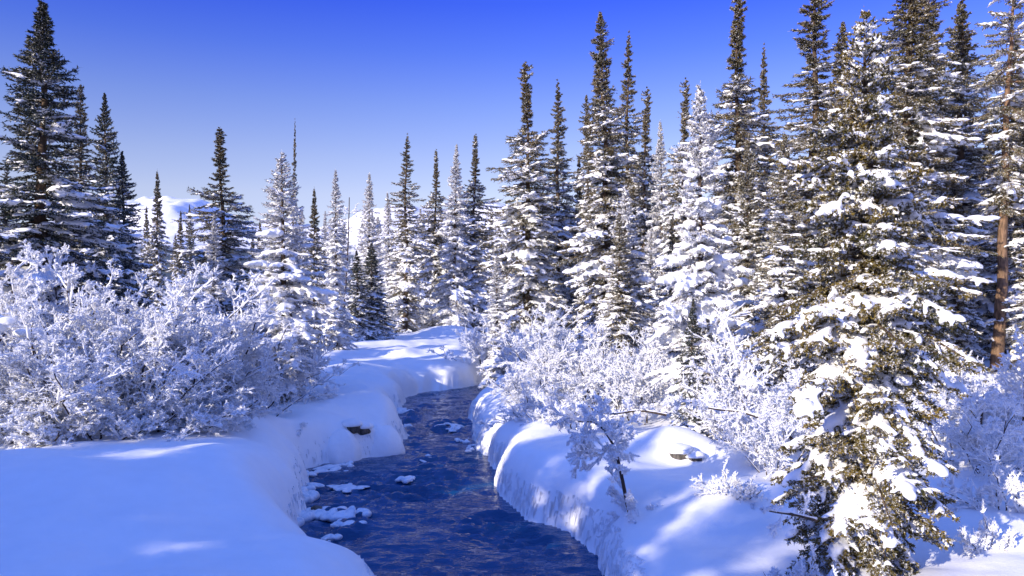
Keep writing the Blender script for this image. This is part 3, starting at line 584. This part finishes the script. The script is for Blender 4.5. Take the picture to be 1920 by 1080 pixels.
SHRUBS = [
 ('a', 20, 15.5, 2.6, 'frosted willow at the outer end of the shaded thicket', G1, 1.1), ('b', 110, 16.5, 2.8, 'frosted willow below the broad dark spruce', G1, 1.1),
 ('a', 195, 17.5, 3.3, 'tallest frosted willow in the middle of the thicket', G1, 1.1), ('b', 235, 15.8, 2.2, 'frosted willow with a thick dark slanting stem', G1, 1.2),
 ('a', 300, 18.0, 3.1, 'bright-topped frosted willow before the thin lone spruce', G1, 1.0), ('c', 350, 17.5, 2.2, 'frosted willow sloping down towards the open bank', G1, 1.1),
 ('c', 395, 19.0, 3.0, 'upright frosted willow before the bushy blunt spruce', G1, 1.1), ('a', 60, 19.5, 3.3, 'high frosted willow against the dark boughs', G1, 1.0),
 ('c', 150, 15.2, 1.9, 'low frosted willow at the lip of the foreground snow', G1, 1.4), ('c', 440, 20.5, 1.5, 'frosted willow at the inner end of the thicket', G1, 0.9),
 ('a', 490, 23.0, 2.3, 'frosted willow at the foot of the snow-laden spruce', G1, 0.9), ('c', 560, 25.5, 2.0, 'frosted willow in front of the snow-laden trunk', G1, 1.1),
 ('thick', 492, 20.5, 1.15, 'small knobbly frosted bush alone on the bank snow', G1, 1.0), ('b', -40, 17.0, 3.0, 'frosted willow running out past the thicket', G1, 1.0),
 ('low', 70, 14.6, 1.0, 'low frosted tangle at the edge of the smooth snow', G1, 1.3), ('low', 330, 16.0, 0.9, 'low frosted tangle under the slope of the thicket', G1, 1.3),
 ('low', 0, 14.9, 1.2, 'low frosted spray at the outer foot of the thicket', G1, 1.2), ('low', 140, 15.0, 1.1, 'low frosted spray beneath the middle willows', G1, 1.3), ('low', 205, 15.1, 1.1, 'low frosted spray hugging the lip of the snow', G1, 1.3),
 ('low', 275, 15.4, 1.15, 'low frosted spray beside the thick slanting stem', G1, 1.3), ('low', 375, 16.8, 1.1, 'low frosted spray where the thicket thins out', G1, 1.3), ('low', 455, 19.0, 1.0, 'low frosted spray at the inner foot of the thicket', G1, 1.2),
 ('low', 525, 22.5, 1.1, 'low frosted spray on the bank below the snow-laden spruce', G1, 1.2),
 ('low', 420, 17.3, 0.7, 'faint frosted sprigs at the edge of the open bank', G1, 1.2),
 ('b', 1075, 25.0, 2.9, 'wide frosted willow fanning out over the creek', G2, 1.15), ('a', 1135, 23.0, 2.7, 'tall frosted willow behind the bent sapling', G2, 1.0),
 ('b', 1010, 23.0, 1.9, 'frosted willow reaching to the water at the bend', G2, 1.1), ('c', 1190, 21.0, 2.3, 'frosted willow next to the dark hollow spruce foot', G2, 1.1),
 ('low', 985, 20.5, 0.9, 'low frosted twigs on the lip of the right bank', G2, 1.3), ('low', 1060, 19.0, 1.0, 'low frosted twigs in the hollow behind the bank', G2, 1.3),
 ('thin', 1420, 16.5, 3.1, 'slender frosted sapling with a dark stem beside the white spruce', G2, 1.1), ('a', 1392, 16.4, 2.0, 'frosted willow in the shade before the slender sapling', G2, 1.0),
 ('b', 1455, 14.0, 1.9, 'frosted willow pressed against the great foreground spruce', G2, 1.0), ('c', 1335, 17.4, 1.7, 'frosted twigs across the dark hollow foot', G2, 1.0),
 ('thick', 1825, 13.5, 2.1, 'thick-armed white bush in front of the bare trunk', G2, 1.1), ('a', 1790, 14.8, 2.0, 'shaded frosted willow behind the thick-armed bush', G2, 1.2),
 ('b', 1895, 14.0, 2.1, 'frosted willow at the outer edge of the right bank', G2, 1.2), ('a', 1850, 12.0, 1.25, 'half-lit frosted bush below the thick-armed one', G2, 1.2),
 ('low', 1855, 9.6, 0.62, 'small frosted tuft alone on the shaded snow', G3, 0.7), ('low', 1900, 10.6, 0.8, 'frosted twigs at the edge of the shaded snow', G3, 1.0),
 ('low', 1500, 8.6, 0.62, 'frosted twigs at the skirt of the great foreground spruce', G3, 0.85), ('low', 1545, 8.1, 0.5, 'fine frosted twigs before the foot of the great spruce', G3, 0.85),
 ('low', 1380, 12.0, 0.6, 'scattered frosted sprigs on the sunlit bank', G3, 1.0),
 ('c', 905, 40.0, 2.6, 'white frosted bush crowding the bend', G2, 1.2), ('a', 1000, 34.0, 3.0, 'frosted bush behind the fanning willow', G2, 1.0),
 ('b', 960, 62.0, 3.5, 'pale frosted bush upstream of the bend', G2, 1.2), ('a', 640, 60.0, 3.0, 'pale frosted bush behind the young pair', G1, 1.0), ('b', 760, 70.0, 3.2, 'pale frosted bush by the open-branched spruce', G1, 1.3), ('a', 800, 78.0, 3.4, 'pale frosted bush below the leaning top', G1, 1.3),
 ('c', 870, 74.0, 3.4, 'pale frosted bush beyond the sunlit snowbank', G1, 1.3),
]
for (k, u, d, h, lab, grp, w) in SHRUBS: plant_shrub(k, u, d, h * (1.1 if grp is G1 else 1.0), rnd.uniform(0, 6.28), lab, grp, w)

# ---------------------------------------------------------------- bent sapling, branches, rocks, ice
def branch_thing(name, pts, r0, label, cat, seed, twigs=14, tw=0.3, frost=0.016, hang=0.0, group=None):
    """a bent stem through world points with frosted side twigs"""
    rng = np.random.default_rng(seed); P = catmull(pts, 5)[None]; K = P.shape[1]; base = P[0, 0].copy(); P = P - base
    rr = np.linspace(r0, r0 * 0.35, K)[None]; o = empty(name, tuple(base))
    w = mesh_from(*tubes(P, rr, 7), True, 'stem'); obj('stem', w, M['dark_bark'], o)
    Q = P.copy(); Q[..., 2] += rr * 0.65; fz = [tubes(Q, rr * 1.0 * rng.uniform(0.4, 1.1, rr.shape), 5)]
    br = []
    k = rng.integers(1, K - 1, twigs); p = P[0, k]; tg = norm(P[0, k + 1] - P[0, k - 1])
    d = norm(tg * 0.7 + norm(rng.normal(size=tg.shape)) * 0.9 + np.array([0, 0, -hang])); L = tw * rng.uniform(0.5, 1.3, twigs)
    for lev in range(3):
        t = np.linspace(0, 1, 5); C = p[:, None] + d[:, None] * (L[:, None] * t)[..., None] + (norm(rng.normal(size=d.shape)) * 0.2 * L[:, None])[:, None] * (t ** 2)[None, :, None]
        C[..., 2] -= hang * 0.4 * L[:, None] * t ** 2
        fz.append(tubes(C, frost * rng.uniform(0.6, 1.3, C.shape[:2]), 4))
        for a in range(4):
            v = C[:, a + 1] - C[:, a]; l = np.linalg.norm(v, axis=1); br.append(brush(C[:, a], v / l[:, None], l, 6, frost * 2.6, frost * 1.5, rng, 0.9, 0))
        c = np.repeat(np.arange(len(p)), 5); q = rng.integers(0, 4, len(c)); p2 = C[c, q + 1]; tg = norm(C[c, q + 1] - C[c, q])
        d = norm(tg + norm(rng.normal(size=tg.shape)) * 0.8); L = L[c] * rng.uniform(0.3, 0.6, len(c)); p = p2
    fq = join(fz); bt = join(br); tri = np.concatenate([fq[1][:, [0, 1, 2]], fq[1][:, [0, 2, 3]]])
    f = mesh_from(np.concatenate([fq[0], bt[0]]), np.concatenate([tri, bt[1] + len(fq[0])]), False, 'frost'); obj('frost', f, M['frost'], o)
    return tag(o, label, cat, group)
def w3(u, v, d): return ((u - U0) / F * d, d, CAM_Z - (v - V0) / F * d)
b0 = px(1195, 12.2); b0 = (b0[0], b0[1], hz(*b0) - 0.1)
branch_thing('bent_sapling', [b0, w3(1180, 960, 12.2), w3(1165, 890, 12.2), w3(1150, 835, 12.3), w3(1120, 795, 12.4), w3(1085, 790, 12.5)], 0.035, 'bent frosted sapling leaning out over the creek bank', 'sapling', 71, 28, 0.42, 0.018, 0.08)
branch_thing('fallen_branch', [w3(1500, 835, 13.6), w3(1455, 800, 13.8), w3(1400, 775, 14.0), w3(1330, 765, 14.2), w3(1270, 745, 14.4)], 0.032, 'long dark dead branch reaching across the dark hollow foot', 'branch', 72, 14, 0.30, 0.017)
branch_thing('fallen_branch', [w3(1250, 778, 16.5), w3(1200, 770, 16.6), w3(1150, 776, 16.7), w3(1120, 772, 16.8)], 0.03, 'short snow-covered log lying behind the bent sapling', 'branch', 73, 8, 0.22, 0.016)
branch_thing('dead_branch', [w3(1530, 975, 8.6), w3(1490, 965, 8.5), w3(1455, 960, 8.4), w3(1428, 955, 8.3)], 0.02, 'bare twig poking out of the skirt of the great spruce', 'branch', 74, 4, 0.16, 0.008)
sx, sy = px(243, 15.4); sz = hz(sx, sy)
branch_thing('leaning_stem', [(sx, sy, sz - 0.1), w3(262, 785, 15.6), w3(285, 755, 15.8), w3(310, 725, 16.0)], 0.05, 'thick dark slanting stem at the foot of the thicket', 'branch', 75, 8, 0.4, 0.016)
sx, sy = px(640, 47); branch_thing('dead_pole', [(sx, sy, hz(sx, sy) - 0.1), w3(648, 540, 47), w3(653, 450, 47), w3(655, 370, 47)], 0.07, 'thin bare dead pole beside the snowy spruce', 'tree', 76, 22, 0.45, 0.014)

def lump(seed, rx, ry, rz, rough=0.18, sub=3, flat=True):
    v, f = ico(sub); rng = np.random.default_rng(seed); o = rng.random(3) * 50
    n = fbm(v[:, 0] * 1.6 + o[0] + v[:, 2], v[:, 1] * 1.6 + o[1] - v[:, 2] * 0.7, 4)
    v = v * (1 + rough * 2 * n)[:, None] * np.array([rx, ry, rz])
    if flat: v[:, 2] = np.where(v[:, 2] < 0, v[:, 2] * 0.35, v[:, 2])
    return v, f
def ice_piece(u, v, w, dpt, h, label, seed, name='ice_floe', cat='ice', material='ice', rough=0.42):
    x, y = on_plane(u, v, 0.02); rng = np.random.default_rng(seed); n = 9 + int(w * 14)
    c = rng.normal(0, 0.27, (n, 3)) * np.array([w, dpt, 0]); c[:, 2] = rng.uniform(-0.2, 0.25, n) * h; r_ = rng.uniform(0.10, 0.26, n) * min(w, dpt)
    a, f = blobs(c, norm(rng.normal(size=(n, 3)) * np.array([1, 1, 0.1])), r_ * 1.4, r_ * 0.8, np.minimum(r_ * 0.8, h * rng.uniform(0.35, 0.9, n)), ICO2)
    o = obj(name, remesh(a, f, 0.022, 1, name, 0.6), M[material]); o.location = (x, y, 0.0)
    return tag(o, label, cat, 'ice in the creek')
ICE = [(765, 897, .36, .4, .07, 'lone white ice floe in the middle of the creek'), (745, 815, .5, .9, .10, 'ice shelf beside the rounded snow boulder'), (762, 797, .3, .5, .09, 'small ice hump off the rounded snow boulder'),
       (868, 826, .28, .5, .09, 'small ice hump near the right bank'), (885, 838, .3, .8, .06, 'ice fringe clinging to the right bank'), (852, 800, .55, 1.0, .05, 'thin ice sheet in the upper riffle'),
       (748, 770, .6, 1.2, .12, 'jagged shore ice under the left bank'), (618, 878, .6, .5, .05, 'thin ice plate in the inlet'), (648, 868, .28, .4, .05, 'little ice plate beside the inlet plate'),
       (585, 885, .5, .4, .05, 'shore ice in the corner of the inlet'), (572, 925, .45, .9, .10, 'ice ledge under the foreground snowbank'), (585, 965, .5, .8, .13, 'broad lumpy ice shelf below the foreground snowbank'),
       (628, 962, .55, .5, .09, 'outer tongue of the lumpy ice shelf'), (648, 982, .36, .3, .09, 'knob of ice at the tip of the shelf'), (612, 1008, .28, .22, .08, 'small ice lump between shelf and snow-capped stone'), 
       (650, 912, .5, .5, .035, 'faint sunken ice patch in mid creek'), (800, 858, .35, .5, .03, 'tiny floe drifting below the riffle'), (895, 800, .3, .7, .05, 'ice edge under the sunlit snow tongue'), (735, 738, .0, .0, .0, '')]
for i, (u, v, w, dp, h, lab) in enumerate(ICE):
    if w: ice_piece(u, v, w * (1.45 if v > 880 and u < 660 else 1.1), dp * 1.2, h * 1.25, lab, 200 + i)
def capped_stone(x, y, z, r, label, seed, cap=1.0):
    o = empty('stone', (x, y, z)); a, f = lump(seed, r, r * 0.9, r * 0.75, 0.2, 3, False); obj('rock', mesh_from(a, f, True, 'rock'), M['rock'], o)
    if cap:
        a, f = lump(seed + 1, r * 1.12 * cap, r * 1.05 * cap, r * 0.72, 0.12); a[:, 2] += r * 0.42; obj('snow_cap', mesh_from(a, f, True, 'snow_cap'), M['tree_snow'], o)
    return tag(o, label, 'stone')
x, y = on_plane(612, 1040, 0.1); capped_stone(x, y, 0.06, 0.19, 'snow-capped stone at the water edge of the foreground bank', 301)
x, y = on_plane(592, 1046, 0.1); capped_stone(x, y - 0.12, 0.04, 0.12, 'smaller snow-capped stone leaning on its neighbour', 303)
x, y = on_plane(594, 952, 0.1); capped_stone(x, y, 0.06, 0.11, 'bare grey stone frozen into the lumpy ice shelf', 305, 0)
def snow_boulder(u, v, w, dp, h, label, seed):
    x, y = on_plane(u, v, 0.0); o = empty('snow_boulder', (x, y, -0.05))
    a, f = lump(seed, w * 0.40, dp * 0.40, h * 0.8, 0.12, 3); obj('rock', mesh_from(a, f, True, 'rock'), M['rock'], o)
    a, f = lump(seed + 1, w / 2, dp / 2, h, 0.09, 4); obj('snow_cap', mesh_from(a, f, True, 'snow_cap'), M['tree_snow'], o); return tag(o, label, 'boulder')
snow_boulder(708, 848, 1.3, 1.25, 0.74, 'rounded snow-buried boulder at the tip of the left bank', 331)
snow_boulder(640, 862, 1.0, 1.0, 0.80, 'snow-buried boulder next to the rounded one on the left bank', 341)
for i, (u, v, d, r, lab) in enumerate([(662, 802, 21.5, 0.21, 'dark rock in the cleft between the snow-buried boulders'), (681, 806, 21.2, 0.19, 'small dark rock in the same cleft of the boulders'),
                                       (1276, 853, 15.6, 0.2, 'dark stone under the snow lip on the right bank'), (1302, 860, 15.5, 0.14, 'small dark stone at the end of the snow lip')]):
    dr_ = Vector(((u - U0) / F, 1.0, -(v - V0) / F)); hit = scene.ray_cast(bpy.context.evaluated_depsgraph_get(), Vector((0, 0, CAM_Z)) + dr_ * 11, dr_.normalized())
    x, y, zz = hit[1] if hit[0] and u < 1000 else (*px(u, d), hz(*px(u, d)) - 0.02)
    capped_stone(x, y, zz, r, lab, 311 + i * 3, 1.22)

# frost fringe hanging along the right bank
rng = np.random.default_rng(99); Ps, Qs = [], []
for edge, n, sgn in ((Rw[(Rw[:, 1] > 8) & (Rw[:, 1] < 30)], 4200, 1), (Lw[(Lw[:, 1] > 8.5) & (Lw[:, 1] < 30)], 1500, -1)):
    cum = np.concatenate([[0], np.cumsum(np.linalg.norm(np.diff(edge, axis=0), axis=1))]); s = rng.random(n) * cum[-1]
    ex, ey = np.interp(s, cum, edge[:, 0]), np.interp(s, cum, edge[:, 1])
    ox = sgn * rng.uniform(-0.22, 0.34, n); bx = ex + ox; by = ey + rng.uniform(-0.05, 0.05, n); bz = height(bx, by)
    ok = (bz > 0.03) & (bz < 0.62); bx, by, bz = bx[ok], by[ok], bz[ok]
    ln = np.minimum(rng.uniform(0.05, 0.24, len(bx)), bz + 0.05); P = np.stack([bx, by, bz + 0.015], -1)
    Ps.append(np.stack([P, P + np.stack([-sgn * 0.13 * ln, -0.07 * ln, -ln * 0.5], -1), P + np.stack([-sgn * 0.16 * ln, -0.09 * ln, -ln], -1)], 1))
Q = np.concatenate(Ps); rr = rng.uniform(0.008, 0.024, (len(Q), 1)) * np.array([[1, 0.75, 0.2]]); v, f = tubes(Q, rr, 4)
tag(obj('frost_fringe', mesh_from(v, f, True, 'frost_fringe'), M['frost']), 'fringe of hanging frost along the lips of the snowbanks', 'frost', kind='stuff')


for k, (lab, dx, dz, w) in enumerate([('high frosted willow against the dark boughs', 0.1, 2.5, 0.34), ('frosted willow below the broad dark spruce', -0.5, 1.9, 0.26), ('frosted willow at the outer end of the shaded thicket', -0.2, 2.2, 0.36),
                                     ('wide frosted willow fanning out over the creek', 0.5, 1.5, 0.22), ('slender frosted sapling with a dark stem beside the white spruce', -0.3, 1.4, 0.26)]):
    o = next(x for x in COL.objects if x.get('label') == lab); rng = np.random.default_rng(400 + k); n = 8
    c = rng.normal(0, w * 0.5, (n, 3)) * np.array([1, 0.8, 0.25]); r_ = w * rng.uniform(0.4, 0.8, n)
    v, f = blobs(c, norm(rng.normal(size=(n, 3)) * np.array([1, 1, 0.1])), r_ * 1.1, r_, r_ * 0.65)
    p = obj('snow_pillow', remesh(v, f, 0.03, 3, 'snow_pillow'), M['tree_snow'], o); s = o.scale
    an = -o.rotation_euler.z; p.location = ((dx * math.cos(an) + 0.25 * math.sin(an)) / s[0], (dx * math.sin(an) - 0.25 * math.cos(an)) / s[1], dz / s[2]); p.scale = (1 / s[0], 1 / s[1], 1 / s[2])
